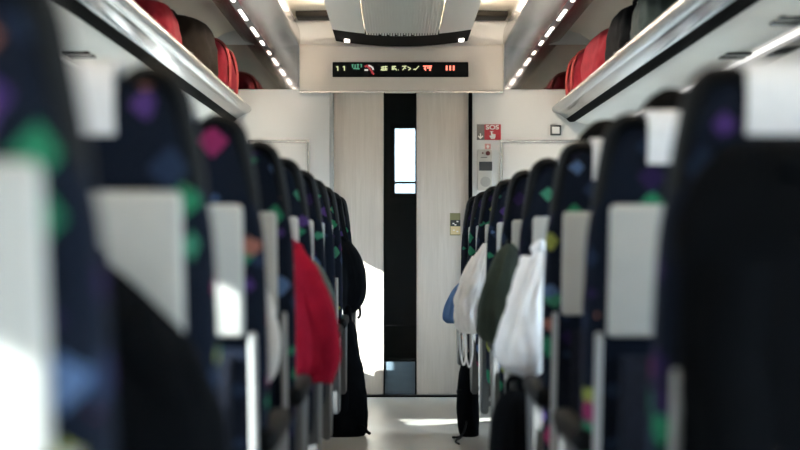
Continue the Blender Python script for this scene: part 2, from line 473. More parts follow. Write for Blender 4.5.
# SOS sign
sg = tag(empty('sos_sign', (.55, D, 1.65)), 'red and grey SOS sign with a white pointing hand, right of the door', 'sign')
flat('red_field', 484.5, 500.8, 124.4, 140, M['sign_red'], sg, D, .004)
flat('grey_field', 476.8, 484.5, 124.4, 140, M['sign_grey'], sg, D, .004)
cu = bpy.data.curves.new('t', 'FONT'); cu.body = 'SOS'; cu.size = .048; cu.align_x = 'CENTER'; cu.extrude = .001; cu.offset = .0012
to = bpy.data.objects.new('t', cu); COL.objects.link(to)
dg = bpy.context.evaluated_depsgraph_get()
me = bpy.data.meshes.new_from_object(to.evaluated_get(dg)); bpy.data.objects.remove(to)
me.materials.clear(); me.materials.append(M['sign_white'])
to = bpy.data.objects.new('lettering', me); COL.objects.link(to); to.parent = sg
tx, tz = at(492.3, 129.4, D); to.location = (tx-.55, -.0065, tz-1.65); to.rotation_euler = (PI/2, 0, 0); to.scale = (1.02, .82, 1)
def poly(name, polys, m, parent, y, t=.003):
    bm = bmesh.new(); l = parent.location
    for P in polys:
        q = [at(px, py, D) for px, py in P]
        A = [bm.verts.new((x-l.x, y-t-l.y, z-l.z)) for x, z in q]; B = [bm.verts.new((x-l.x, y-l.y, z-l.z)) for x, z in q]
        n = len(P)
        bm.faces.new(A); bm.faces.new(B[::-1])
        for i in range(n): bm.faces.new((A[i], A[(i+1) % n], B[(i+1) % n], B[i]))
    return obj(name, bm, m, parent, sm=False)
poly('pointing_hand', [[(490.9, 131.2), (492.2, 131.2), (492.3, 133.9), (495.6, 134.4), (495.4, 137.2), (494.6, 139), (491, 139), (489.2, 136), (490, 135.4), (491, 136.2)],
                       [(490, 132.2), (490.5, 132.2), (490.5, 131), (490, 131)], [(492.6, 132.2), (493.1, 132.2), (493.1, 131), (492.6, 131)]], M['sign_white'], sg, D-.004, .002)
poly('down_arrow', [[(479.8, 133.5), (481, 133.5), (481, 136.8), (482.6, 135.6), (483.2, 136.4), (480.4, 139.2), (477.8, 136.4), (478.4, 135.6), (479.8, 136.8)]], M['sign_white'], sg, D-.004, .002)

# emergency call unit under the sign
ic = tag(empty('emergency_intercom', (.55, D+.002, 1.28)), 'pale emergency call unit with dark label and round speaker below the SOS sign', 'intercom')
a, b_ = at(477.4, 190.5, D); c, d_ = at(491.8, 149.5, D)
bm = bmesh.new(); box(bm, a-.55, c-.55, -.018, 0, b_-1.28, d_-1.28, .005); obj('housing', bm, M['intercom'], ic)
flat('label_plate', 479, 492, 161.8, 170.8, M['label_dark'], ic, D-.018, .004)
bm = bmesh.new()
for (p, q, y) in ((480.4, 484.6, 164.4), (485.2, 489.6, 164.4), (480.4, 490.2, 168.2)):
    a, b_ = at(p, y+.5, D); c, d_ = at(q, y-.5, D); box(bm, a-.55, c-.55, -.0235, -.0215, b_-1.28, d_-1.28)
obj('label_text', bm, M['intercom'], ic, sm=False)
def disc(name, px, py, rpx, m, parent, y, t=.006, n=24):
    x, z = at(px, py, D); l = parent.location; r = rpx*D/FPX
    bm = bmesh.new()
    ring_loft(bm, [[(x-l.x+math.cos(2*PI*i/n)*rr, yy-l.y, z-l.z+math.sin(2*PI*i/n)*rr) for i in range(n)] for yy, rr in ((y, r), (y-t*.7, r), (y-t, r*.85))])
    return obj(name, bm, m, parent)
disc('speaker_grille', 485.4, 181.8, 5.2, mat('speaker_grey', (.36, .35, .33), .6), ic, D-.018, .004)
disc('red_button', 487.8, 153.4, 2.3, M['red_btn'], ic, D-.018, .01)
disc('indicator', 482.6, 153.2, .9, M['red_btn'], ic, D-.018, .004)
flat('button_slot', 480.5, 487, 157.2, 157.9, M['sign_grey'], ic, D-.018, .002)
# small red flame mark above
sm_ = tag(empty('alarm_mark', (.55, D, 1.56)), 'tiny white tag with a red alarm mark between SOS sign and intercom', 'sign')
flat('backing', 484.8, 490.8, 143.8, 149.2, mat('mark_pink', (.62, .30, .28), .6), sm_, D, .003)
poly('mark', [[(487.8, 144.6), (489.6, 146.8), (488.6, 146.8), (488.6, 148.4), (487, 148.4), (487, 146.8), (486, 146.8)]], M['sign_white'], sm_, D-.003, .002)

# square switch box
sw = tag(empty('sensor_box', (1.0, D, 1.69)), 'small square dark-framed sensor box on the end wall under the right rack', 'sensor')
a, b_ = at(550, 135.5, D); c, d_ = at(560.8, 125.2, D)
bm = bmesh.new(); box(bm, a-1, c-1, -.02, 0, b_-1.69, d_-1.69, .004); obj('frame', bm, M['gunmetal'], sw)
flat('face', 551.8, 559.2, 127, 133.8, M['wall'], sw, D-.02, .004)

# flush cabinets in the end wall
for nm, px0, px1, lab in (('left', 249, 308.5, 'flush cabinet in the end wall left of the door, thin metal frame'),
                          ('right', 501, 603, 'flush cabinet in the end wall right of the door, metal top edge')):
    a, b_ = at(px0, 141.5, D); c, _ = at(px1, 141.5, D)
    cb = tag(empty('wall_cabinet', ((a+c)/2, D, .3)), lab, 'cabinet')
    w = (c-a)/2; h = b_-.3
    bm = bmesh.new(); box(bm, -w+.012, w-.012, -.008, 0, .01, h-.012, .002); obj('door_panel', bm, M['wall'], cb)
    bm = bmesh.new()
    box(bm, -w-.006, -w+.008, -.014, 0, 0, h); box(bm, w-.008, w+.006, -.014, 0, 0, h); box(bm, -w-.006, w+.006, -.016, 0, h-.008, h+.01)
    obj('frame', bm, M['alu'], cb)
    bm = bmesh.new(); sx = w-.02 if nm == 'left' else -w+.02
    box(bm, sx-.008, sx+.008, -.013, -.007, 1.0, 1.04, .003); obj('latch', bm, M['gunmetal'], cb)

# ------------------------------------------------------------------ ceiling fittings
cp = tag(empty('ceiling_panel', (0, Y0, 2.245)), 'long silvery centre ceiling panel with ribbed grille and dark end', 'ceiling panel')
def arc_profile(x0, x1, t=.03, k=10, sag=.035):
    lo = [(x0+(x1-x0)*i/k, sag*((x0+(x1-x0)*i/k)/.42)**2) for i in range(k+1)]
    return lo + [(x, z+t) for x, z in lo[::-1]]
LEN = D-Y0
mpanel = noisy(mat('panel_metal', (.70, .69, .66), .32, .25), (8, .5, 8), .04)
for s in (-1, 1):
    bm = bmesh.new(); xa, xb = sorted((s*.225, s*.42)); extrude_y(bm, arc_profile(xa, xb), 0, LEN-.64)
    obj('side_panel', bm, mpanel, cp)
bm = bmesh.new()
N_ = 27
for i in range(N_):
    x = -.21+.42*i/(N_-1); z = .035*(x/.42)**2
    box(bm, x-.0055, x+.0055, 0, LEN-.64, z-.006, z+.006)
box(bm, -.217, .217, 0, LEN-.64, .012, .03)
obj('ribbed_grille', bm, mpanel, cp, sm=False)
bm = bmesh.new(); extrude_y(bm, arc_profile(-.42, .42, k=20), LEN-.63, LEN-.02); obj('dark_end_panel', bm, M['end_dark'], cp)
for x in (-.345, .375):
    bm = bmesh.new(); z = .035*(x/.42)**2; box(bm, x-.016, x+.016, LEN-.22, LEN-.16, z-.014, z+.002, .004); obj('glow_box', bm, M['lamp'], cp)  # two small glowing boxes set on the dark end panel
bm = bmesh.new()
for i in range(5):
    x, _ = at(382+8*i-2+0.0, 30, 10.6); box(bm, x-.008, x+.008, LEN-.70, LEN-.67, -.008, -.002)
obj('vent_hole', bm, M['gasket'], cp, sm=False)

for s, lab, sd in ((-1, 'long silver ceiling light duct over the left luggage rack side', 'left'), (1, 'long silver ceiling light duct over the right luggage rack side', 'right')):
    dt = tag(empty('light_duct', (s*.83, Y0, 2.26)), lab, 'light duct')
    k = 12
    def dz(t): return -.034*math.sin(PI*t) + .02*t     # bottom curve from inner (t=0) to outer (t=1)
    lo = [(s*(-.18+.36*t/k), dz(t/k)) for t in range(k+1)]
    pr = [(s*-.175, .10)] + [(s*-.182, .05)] + lo + [(s*.20, .06), (s*.22, .13)]
    bm = bmesh.new(); extrude_y(bm, pr, 0, LEN-.013); obj('casing', bm, M['duct'], dt)
    xl = .04*s; zl = dz((.04+.18)/.36)
    bm = bmesh.new(); box(bm, min(xl-.022, xl+.022), max(xl-.022, xl+.022), 0, LEN-.03, zl-.003, zl+.004); obj('lamp_channel', bm, M['gunmetal'], dt)
    spans = [(10.76, 10.94)] + [(10.06-.77*q, 10.48-.77*q) for q in range(13)]
    for y0, y1 in spans:
        bm = bmesh.new(); box(bm, xl-.0085, xl+.0085, y0-Y0, y1-Y0, zl-.0075, zl-.001, .003); obj('lamp', bm, M['lamp'], dt)
    # cove tube lying on the centre panel edge
    tb = tag(empty('cove_light', (s*.39, Y0, 2.375)), 'hidden cove light tube along the %s edge of the centre ceiling panel' % sd, 'light')
    bm = bmesh.new(); tube(bm, [(0, .1, .012), (0, 12.6, .012)], .012, 8); obj('tube', bm, M['cove'], tb)
    for q in range(14):
        bm = bmesh.new(); box(bm, -.012, .012, .3+q*.92, .33+q*.92, -.016, .008); obj('holder', bm, M['trim'], tb)
    bm = bmesh.new(); xa, xb = sorted((s*.425, s*.66)); box(bm, xa, xb, D-.34, D-.10, 2.40, 2.436, .004)  # dark brown strip that paints in the corner shade at the cove's end
    tag(obj('cove_shade', bm, mat('cove_shade_brown', (.02, .016, .012), .6, spec=.2)), 'dark strip painted as corner shade in the %s ceiling cove near the end wall' % sd, 'vent')

# ------------------------------------------------------------------ luggage racks
for s, sd in ((-1, 'left'), (1, 'right')):
    rk = tag(empty('luggage_rack', (0, Y0, 1.75)), 'full-length aluminium luggage rack on the %s wall' % sd, 'luggage rack')
    def P(l): return [(s*x, z-1.75) for x, z in l]
    bm = bmesh.new()
    extrude_y(bm, P([(.962, 1.838), (.968, 1.862), (.985, 1.872), (1.01, 1.862), (1.045, 1.842), (1.05, 1.835), (1.018, 1.812), (.975, 1.822)]), 0, LEN-.01)
    obj('front_rail', bm, M['alu'], rk, ang=60)
    bm = bmesh.new(); extrude_y(bm, P([(1.0, 1.818), (1.03, 1.824), (1.085, 1.796), (1.08, 1.784), (1.052, 1.782)]), 0, LEN-.01)
    obj('glossy_strip', bm, M['strip'], rk, ang=60)
    bm = bmesh.new(); extrude_y(bm, P([(1.052, 1.783), (1.085, 1.797), (1.115, 1.783), (1.105, 1.763), (1.075, 1.762)]), 0, LEN-.01)
    obj('rubber_seal', bm, M['gasket'], rk, ang=60)
    bm = bmesh.new(); extrude_y(bm, P([(1.095, 1.768), (1.16, 1.752), (1.26, 1.745), (1.36, 1.752), (1.42, 1.775), (1.42, 1.84), (1.05, 1.842), (1.08, 1.80)]), 0, LEN-.01)
    obj('underside', bm, M['under'], rk, ang=60)
    bm = bmesh.new(); box(bm, min(s*1.04, s*1.42), max(s*1.04, s*1.42), 0, LEN-.01, .088, .108); obj('shelf', bm, M['gunmetal'], rk)
    bm = bmesh.new(); extrude_y(bm, P([(1.405, 1.752), (1.42, 1.752), (1.42, 1.70), (1.41, 1.70)]), 0, LEN-.01); obj('wall_channel', bm, M['strip'], rk)
    bm = bmesh.new(); extrude_y(bm, P([(1.375, 1.742), (1.40, 1.744), (1.40, 1.752), (1.375, 1.75)]), .1, LEN-.1); obj('light_strip', bm, M['rack_light'], rk)
    for y in (2.0, 4.0, 6.0, 8.0, 10.0):
        bm = bmesh.new(); box(bm, min(s*.968, s*1.05), max(s*.968, s*1.05), y-.004-Y0, y+.004-Y0, .085, .1235); obj('rail_joint', bm, M['gunmetal'], rk)
    spots = ((80, 54),) if s < 0 else ((735, 55), (790, 20))
    for i, (px, py) in enumerate(spots):
        # find where the sight line meets the underside (z about 1.745)
        d = (1.745-CAMZ)/((238-py)/FPX); x = CAMX+(px-397)*d/FPX
        vt = tag(empty('air_outlet', (x, d, 1.745)),
                 'small pair of dark air slots in the pale underside of the %s rack' % sd if s < 0 else
                 ('dark pair of air slots under the right rack, the farther of two' if i == 0 else 'dark pair of air slots under the right rack, nearest the photo edge'), 'vent')
        for q in (-1, 1):
            bm = bmesh.new(); box(bm, -.05, .05, q*.06-.035, q*.06+.035, -.009, .003, .004); obj('slot', bm, M['strip'], vt)

# ------------------------------------------------------------------ seats
TAN = math.tan(math.radians(11))
def yc(z): return .062 - TAN*(z-1.0)

def make_double_seat(s):
    """aisle side is at -x*s in local axes; local x = s*(a-.80) with a the distance from the aisle centre line"""
    root = empty('double_seat')
    X = lambda a: s*(a-.80)
    def rng(a0, a1): return sorted((X(a0), X(a1)))
    for (a0, a1) in ((.318, .796), (.804, 1.282)):
        ac, hw = (a0+a1)/2, (a1-a0)/2
        keys = [(.40, hw-.015, .050), (.43, hw-.006, .058), (.60, hw-.002, .060), (.80, hw-.0, .055), (1.0, hw-.004, .052),
                (1.08, hw-.014, .05), (1.15, hw-.030, .048), (1.20, hw-.045, .045), (1.232, hw-.07, .038), (1.246, hw-.10, .026), (1.250, hw-.13, .010)]
        rows = lerp_rings(keys, 4)
        bm = bmesh.new(); ring_loft(bm, [sellipse(X(ac), yc(z), z, w, t, 44, 5.0) for z, w, t in rows])
        bk = obj('backrest', bm, M['fabric'], root)
        # head pillow with side wings on the front face
        bm = bmesh.new()
        rows = lerp_rings([(.98, hw-.08, .012), (1.02, hw-.06, .035), (1.12, hw-.05, .045), (1.20, hw-.06, .04), (1.235, hw-.09, .02)], 4)
        ring_loft(bm, [sellipse(X(ac), yc(z)+.055, z, w, t, 32, 4) for z, w, t in rows])
        obj('head_pillow', bm, M['fabric'], bk)
        # white cover wrapped over the top
        pth = [(yc(z)-.054, z) for z in (1.165, 1.19, 1.215)] + [(yc(1.235)-.047, 1.240), (yc(1.25)-.03, 1.262), (yc(1.25), 1.268), (yc(1.25)+.04, 1.262),
               (yc(1.23)+.085, 1.24), (yc(1.2)+.108, 1.20), (yc(1.12)+.112, 1.12), (yc(1.03)+.10, 1.03)]
        bm = bmesh.new(); extrude_path_x(bm, [tuple(p) for p in spline(pth, 3)], *rng(ac-(.125 if s > 0 else .105), ac+.125), .008)
        obj('headrest_cover', bm, M['cover'], bk)
        # folded table
        rot = Matrix.Rotation(math.radians(11), 3, 'X')
        bm = bmesh.new(); ym = yc(.968)-.072
        box(bm, *rng(a0+.040, a1-.030), ym-.012, ym+.012, .822, 1.088, .011, 3, rot=rot)
        tb = obj('tray_table', bm, M['table'], bk)
        bm = bmesh.new(); yl = yc(1.125)-.066; box(bm, X(ac)-.022, X(ac)+.022, yl-.012, yl+.012, 1.092, 1.125, .005); obj('latch', bm, M['black'], tb)
        # table arms / pale edge strips
        for aa in (a0+.026, a1-.018):
            bm = bmesh.new()
            tube(bm, [(X(aa), yc(z)-.066, z) for z in (.44, .60, .80, .83)], .008, 8, 1.3)
            obj('table_arm', bm, M['arm_grey'], bk)
        # magazine pocket
        bm = bmesh.new(); rows = lerp_rings([(.47, .15, .006), (.50, .165, .020), (.62, .17, .026), (.76, .172, .018), (.785, .172, .012)], 4)
        ring_loft(bm, [sellipse(X(ac), yc(z)-.066, z, w, t, 28, 6) for z, w, t in rows]); obj('magazine_pocket', bm, M['net'], bk)
        # seat cushion
        bm = bmesh.new(); rows = lerp_rings([(.335, hw-.03, .225), (.345, hw-.015, .245), (.40, hw-.008, .25), (.44, hw-.014, .243), (.456, hw-.05, .20)], 4)
        ring_loft(bm, [sellipse(X(ac), .42, z, w, t, 40, 6) for z, w, t in rows]); obj('seat_cushion', bm, M['fabric'], root)
    # grab handle on the aisle shoulder
    bm = bmesh.new()
    hp = [(X(.435), yc(1.235)-.004, 1.238), (X(.412), yc(1.245)-.006, 1.250), (X(.385), yc(1.238)-.006, 1.244), (X(.368), yc(1.215)-.004, 1.222), (X(.358), yc(1.17), 1.17),
          (X(.348), yc(1.10), 1.10), (X(.345), yc(1.04), 1.04)]
    tube(bm, spline(hp, 5), [.010]+[.017]*29+[.012], 12, 2.2)
    obj('grab_handle', bm, M['black'], root)
    # armrests
    for a, w in ((.322, .024), (.80, .028), (1.285, .022)):
        bm = bmesh.new(); box(bm, *rng(a-w, a+w), .08, .56, .585, .635, .018, 3)
        ar = obj('armrest', bm, M['black'], root)
        bm = bmesh.new()
        pp = [(.14, .60), (.50, .60), (.52, .56), (.47, .42), (.44, .30), (.40, .26), (.24, .26), (.20, .30), (.16, .44)]
        extrude_x(bm, pp, *rng(a-.016, a+.016))
        bmesh.ops.bevel(bm, geom=list(bm.edges), offset=.006, segments=2, affect='EDGES')
        obj('side_panel', bm, M['side_grey'], ar)
    # base
    bm = bmesh.new(); box(bm, *rng(.36, 1.24), .22, .62, .285, .34, .015); obj('seat_frame', bm, M['gunmetal'], root)
    bm = bmesh.new(); box(bm, *rng(.52, 1.08), .30, .56, .0, .29, .02); obj('pedestal', bm, M['black'], root)
    bm = bmesh.new(); tube(bm, [(X(.40), .16, .13), (X(1.20), .16, .13)], .014, 8)
    for a in (.46, 1.14): tube(bm, [(X(a), .16, .13), (X(a), .25, .30)], .009, 8)
    obj('footrest', bm, M['gunmetal'], root)
    return root

SEAT_DX = .027                 # the aisle runs a touch right of the door's centre
ROWS = [1.50+.96*k for k in range(10)]
LLAB = ['patterned double seat nearest the camera on the left, white sunlight across its folded table',
        'patterned double seat second on the left, a black coat over its table',
        'patterned double seat third on the left, sunlit patch on its pale table and arm',
        'patterned double seat fourth on the left, pale grey garment hung behind it',
        'patterned double seat just behind the red jacket on the left of the aisle',
        'patterned double seat on the left that the grey-green jacket hangs from',
        'patterned double seat seventh along the left side of the aisle',
        'patterned double seat on the left beside the black bag on the floor',
        'patterned double seat on the left with a black rucksack hung on its aisle shoulder',
        'patterned double seat farthest away on the left, nearest the end door']
RLAB = [None,
        'patterned double seat nearest the camera on the right, black coat covering its back',
        'patterned double seat second on the right, large grey table and a black-haired head above',
        'patterned double seat third on the right, narrow pale table and an arched dark head above',
        'patterned double seat on the right from which the puffy white jacket hangs',
        'patterned double seat on the right from which the dark green jacket hangs',
        'patterned double seat on the right between the dark green jacket and the farther white one',
        'patterned double seat on the right from which the farther crumpled white jacket hangs',
        'patterned double seat on the right, last but one before the end door',
        'patterned double seat farthest away on the right, beside the door sticker']
for s, labs in ((-1, LLAB), (1, RLAB)):
    proto = None
    for k, y in enumerate(ROWS):
        if labs[k] is None: continue
        if proto is None: o = proto = make_double_seat(s)
        else: o = copy_tree(proto)
        o.location = (s*.80+SEAT_DX, y, 0)
        tag(o, labs[k], 'train seat', 'rows of double seats')

# ------------------------------------------------------------------ passengers
def person(loc, label, lean=0.0, head_dx=0.0, seed=0):
    px, py = loc
    root = empty('person', (px, py, 0))
    tag(root, label, 'person')
    bm = bmesh.new(); skin = []; roots = []
    def chain(pts, start=None):
        prev = start
        for (x, y, z, r) in pts:
            v = bm.verts.new((x, y, z)); skin.append(r)
            if prev is not None: bm.edges.new((prev, v))
            elif start is None and prev is None: roots.append(len(skin)-1)
            prev = v
        return prev
    pel = bm.verts.new((0, .36, .545)); skin.append((.135, .105)); roots.append(0)
    ch0 = chain([(0, .31, .68, (.13, .10))], pel)
    ch1 = chain([(0, .26, .86, (.145, .105))], ch0)
    sh = chain([(0, .225, .99, (.12, .085))], ch1)
    nk = chain([(head_dx*.3, .21, 1.065, (.055, .055)), (head_dx*.7, .21, 1.11, (.052, .055))], sh)
    hd_ = chain([(head_dx, .215, 1.16, (.066, .078)), (head_dx, .21, 1.23, (.074, .092)), (head_dx, .205, 1.285, (.062, .075))], nk)
    for s in (-1, 1):
        e = chain([(s*.15, .22, 1.0, (.055, .055)), (s*.155, .29, .86, (.05, .05)), (s*.15, .34, .73, (.043, .043)), (s*.14, .45, .66, (.036, .036)),
                   (s*.13, .55, .625, (.026, .030)), (s*.115, .60, .618, (.038, .018)), (s*.105, .635, .614, (.038, .016))], sh)
        k = chain([(s*.085, .42, .53, (.08, .08)), (s*.095, .62, .52, (.07, .07)), (s*.10, .80, .51, (.058, .058)), (s*.12, .815, .36, (.052, .055)),
                   (s*.12, .80, .20, (.045, .045)), (s*.12, .80, .09, (.036, .04)), (s*.12, .84, .05, (.038, .034)), (s*.125, .90, .04, (.042, .03)), (s*.125, .96, .035, (.03, .022))], pel)
    n_main = len(skin)
    for s in (-1, 1):                                    # five fingers each, rooted in the palm
        for q, (dx, ln) in enumerate(((-.028, .068), (-.009, .078), (.010, .073), (.027, .058))):
            bx = s*.105 + dx*s*-1
            chain([(bx, .63, .614, (.009, .009)), (bx, .63+ln*.5, .611, (.0085, .0085)), (bx, .63+ln*.85, .598, (.008, .008)), (bx, .63+ln, .586, (.007, .007))])
        bx = s*.105 - s*.034
        chain([(bx, .60, .612, (.010, .010)), (bx-s*.02, .63, .606, (.0095, .0095)), (bx-s*.026, .658, .60, (.008, .008))])
    # nose
    chain([(head_dx, .285, 1.215, (.012, .012)), (head_dx, .304, 1.195, (.012, .011)), (head_dx, .288, 1.183, (.010, .008))])
    for s in (-1, 1):
        chain([(head_dx+s*.070, .205, 1.235, (.008, .016)), (head_dx+s*.078, .20, 1.205, (.007, .017)), (head_dx+s*.072, .205, 1.18, (.006, .010))])
    me = bpy.data.meshes.new('body'); bm.to_mesh(me); bm.free()
    o = bpy.data.objects.new('body', me); COL.objects.link(o)
    sk = o.modifiers.new('Skin', 'SKIN'); sb = o.modifiers.new('Sub', 'SUBSURF'); sb.levels = 2; sb.render_levels = 2
    sk.use_smooth_shade = True
    data = me.skin_vertices[0].data
    for i, r in enumerate(skin): data[i].radius = r; data[i].use_root = i in roots
    dg = bpy.context.evaluated_depsgraph_get(); dg.update()
    me2 = bpy.data.meshes.new_from_object(o.evaluated_get(dg)); bpy.data.objects.remove(o)
    me2.name = 'body'
    me2.materials.clear()
    for m in ('skin', 'shirt', 'trousers', 'black'): me2.materials.append(M[m])
    for p in me2.polygons:
        c = p.center; p.use_smooth = True
        if c.z > 1.085: i = 0
        elif c.z < .075 and c.y > .7: i = 3
        elif c.y > .56 and c.z > .57 and abs(c.x) < .17: i = 0
        elif c.z < .60: i = 2
        else: i = 1
        p.material_index = i
    o = bpy.data.objects.new('body', me2); COL.objects.link(o); o.parent = root
    # hair: cap over the skull, open at the face
    bm = bmesh.new(); rings = []
    for j in range(15):
        th = PI*.66*j/14 + .02
        ring = []
        for i in range(40):
            a = 2*PI*i/40; sx, sy = math.cos(a), math.sin(a)
            front = max(0, sy)
            t2 = th*(1 - .42*front**2)
            nz = 1 + .05*noise.noise(Vector((sx*4+seed, sy*4, t2*5)))
            ring.append((head_dx + .088*nz*math.sin(t2)*sx, .200 + .108*nz*math.sin(t2)*sy, 1.218 + .112*nz*math.cos(t2)))
        rings.append(ring)
    inner = [[(head_dx+(x-head_dx)*.86, .205+(y-.205)*.86, 1.218+(z-1.218)*.86) for x, y, z in r] for r in rings[::-1]]
    ring_loft(bm, rings+inner); obj('hair', bm, M['hair'], root)
    for s in (-1, 1):
        bm = bmesh.new(); bmesh.ops.create_uvsphere(bm, u_segments=12, v_segments=8, radius=.011); obj('eye', bm, M['eye'], root, (head_dx+s*.030, .283, 1.222))
    return root
person((.565, ROWS[2]), 'seated passenger with short black hair above the nearer right seat with a white headrest cover', head_dx=-.02, seed=1)
person((.565, ROWS[3]), 'seated passenger whose dark hair arches above the farther right seat, next to the sensor box', head_dx=-.045, seed=5)

# ------------------------------------------------------------------ hanging clothes and bags
def hang(name, label, cat, m, base, keys, seed, fold=.10, nfold=7, extra=None, group=None, rough=.03):
    x, y = base
    z0 = min(k[0] for k in keys)
    r = empty(name, (x, y, z0)); tag(r, label, cat, group)
    bm = bmesh.new(); lump(bm, [(z-z0, cx-x, cy-y, rx, ry) for z, cx, cy, rx, ry in keys], seed, fold, nfold, rough)
    body = obj('body', bm, m, r, ang=70)
    if extra: extra(r, lambda p: (p[0]-x, p[1]-y, p[2]-z0))
    return r
def sleeve(r, L, pts, rad, m, nm='sleeve', sd=0):
    bm = bmesh.new(); P = spline([L(p) for p in pts], 6)
    rr = [rad*(1+.14*noise.noise(Vector((i*.7, sd, 0)))) for i in range(len(P))]
    tube(bm, P, rr, 16, .8); return obj(nm, bm, m, r, ang=70)
def strap(r, L, pts, rad, m, nm='strap', sy=1.0):
    bm = bmesh.new(); tube(bm, spline([L(p) for p in pts], 6), rad, 8, sy); return obj(nm, bm, m, r)
def hook_loop(r, L, p, m):
    x, y, z = p
    strap(r, L, [(x, y, z-.03), (x-.006, y+.02, z+.0), (x, y+.06, z+.012)], .004, m, 'hanging_loop')

# left: black coat over the second seat's table
yb = ROWS[1]
def coat_l(r, L):
    sleeve(r, L, [(-.40, yb-.13, .90), (-.34, yb-.14, .78), (-.32, yb-.13, .60), (-.33, yb-.12, .42)], .05, M['black_cloth'], sd=1)
    bm = bmesh.new(); tube(bm, [L(p) for p in ((-.50, yb-.10, .985), (-.46, yb-.10, 1.01), (-.44, yb-.08, .985))], .02, 10); obj('collar', bm, M['black_cloth'], r)
hang('coat', 'black coat hung over the table of the second left seat', 'coat', M['black_cloth'], (-.47, yb-.11),
     [(1.005, -.475, yb-.055, .02, .02), (.98, -.475, yb-.07, .055, .03), (.93, -.46, yb-.09, .10, .045), (.86, -.44, yb-.11, .14, .06), (.76, -.43, yb-.12, .165, .07), (.55, -.43, yb-.12, .17, .075),
      (.38, -.43, yb-.115, .17, .07), (.28, -.43, yb-.11, .165, .06)], 3, .11, 8, coat_l)
# left: pale garment, row 4
y4 = ROWS[3]
def pale_x(r, L):
    sleeve(r, L, [(-.36, y4-.10, .86), (-.34, y4-.13, .78), (-.345, y4-.13, .69)], .022, M['pale_cloth'], sd=2)
    hook_loop(r, L, (-.365, y4-.07, .905), M['black'])
hang('jacket', 'pale grey garment hanging behind the fourth left seat, left of the red jacket', 'jacket', M['pale_cloth'], (-.36, y4-.11),
     [(.90, -.365, y4-.09, .012, .015), (.86, -.362, y4-.10, .03, .03), (.78, -.355, y4-.11, .042, .045), (.70, -.362, y4-.11, .042, .045), (.655, -.38, y4-.10, .03, .035), (.63, -.39, y4-.10, .012, .015)], 5, .20, 7, pale_x)
# left: red jacket
y5 = ROWS[4]
def red_x(r, L):
    sleeve(r, L, [(-.345, y5-.10, .96), (-.300, y5-.14, .90), (-.258, y5-.16, .80), (-.240, y5-.15, .68), (-.262, y5-.13, .60)], .043, M['red_cloth'], sd=3)
    bm = bmesh.new(); tube(bm, [L(p) for p in ((-.38, y5-.07, .99), (-.355, y5-.10, 1.005), (-.33, y5-.07, .985))], .02, 10); obj('collar', bm, M['red_cloth'], r)
hang('jacket', 'bright red jacket hanging off the left seats into the aisle', 'jacket', M['red_cloth'], (-.32, y5-.10),
     [(.995, -.355, y5-.05, .014, .02), (.965, -.345, y5-.07, .028, .035), (.90, -.318, y5-.10, .045, .06), (.80, -.288, y5-.11, .062, .075), (.70, -.274, y5-.11, .072, .08), (.62, -.276, y5-.10, .066, .07), (.585, -.288, y5-.10, .035, .04)], 9, .14, 7, red_x, rough=.05)
# left: grey-green jacket behind it
y6 = ROWS[5]
def teal_x(r, L): hook_loop(r, L, (-.335, y6-.06, .935), M['black'])
hang('jacket', 'grey-green jacket peeping out behind the red jacket on the left', 'jacket', M['teal_cloth'], (-.31, y6-.08),
     [(.94, -.335, y6-.05, .012, .015), (.90, -.325, y6-.07, .035, .03), (.82, -.305, y6-.09, .05, .05), (.74, -.30, y6-.09, .052, .05), (.68, -.31, y6-.08, .04, .04), (.66, -.31, y6-.08, .015, .015)], 12, .10, 6, teal_x)
# left: black rucksack on the shoulder of row 9
y9 = ROWS[8]
def ruck_x(r, L):
    strap(r, L, [(-.335, y9-.06, 1.22), (-.315, y9-.10, 1.10), (-.285, y9-.12, .98)], .012, M['black_cloth'], 'shoulder_strap', 2)
    strap(r, L, [(-.225, y9-.10, .66), (-.222, y9-.10, .62), (-.235, y9-.10, .60)], .007, M['black'], 'strap_end')
    bm = bmesh.new(); lump(bm, [tuple((z-.63,)+(cx+.26, cy-(y9-.10), rx, ry)) for z, cx, cy, rx, ry in
         [(.88, -.23, y9-.12, .01, .02), (.86, -.228, y9-.12, .025, .05), (.78, -.222, y9-.12, .03, .06), (.72, -.226, y9-.12, .025, .05), (.70, -.23, y9-.12, .01, .02)]], 2, .05, 5)
    obj('front_pocket', bm, M['black_cloth'], r)
hang('rucksack', 'black rucksack hanging high in the aisle from the far left seats', 'bag', M['black_cloth'], (-.26, y9-.10),
     [(1.03, -.33, y9-.08, .02, .03), (1.0, -.315, y9-.09, .045, .06), (.93, -.285, y9-.10, .065, .09), (.85, -.262, y9-.10, .065, .10), (.76, -.255, y9-.10, .065, .10), (.68, -.262, y9-.10, .055, .09), (.63, -.28, y9-.10, .03, .05)], 21, .06, 6, ruck_x)
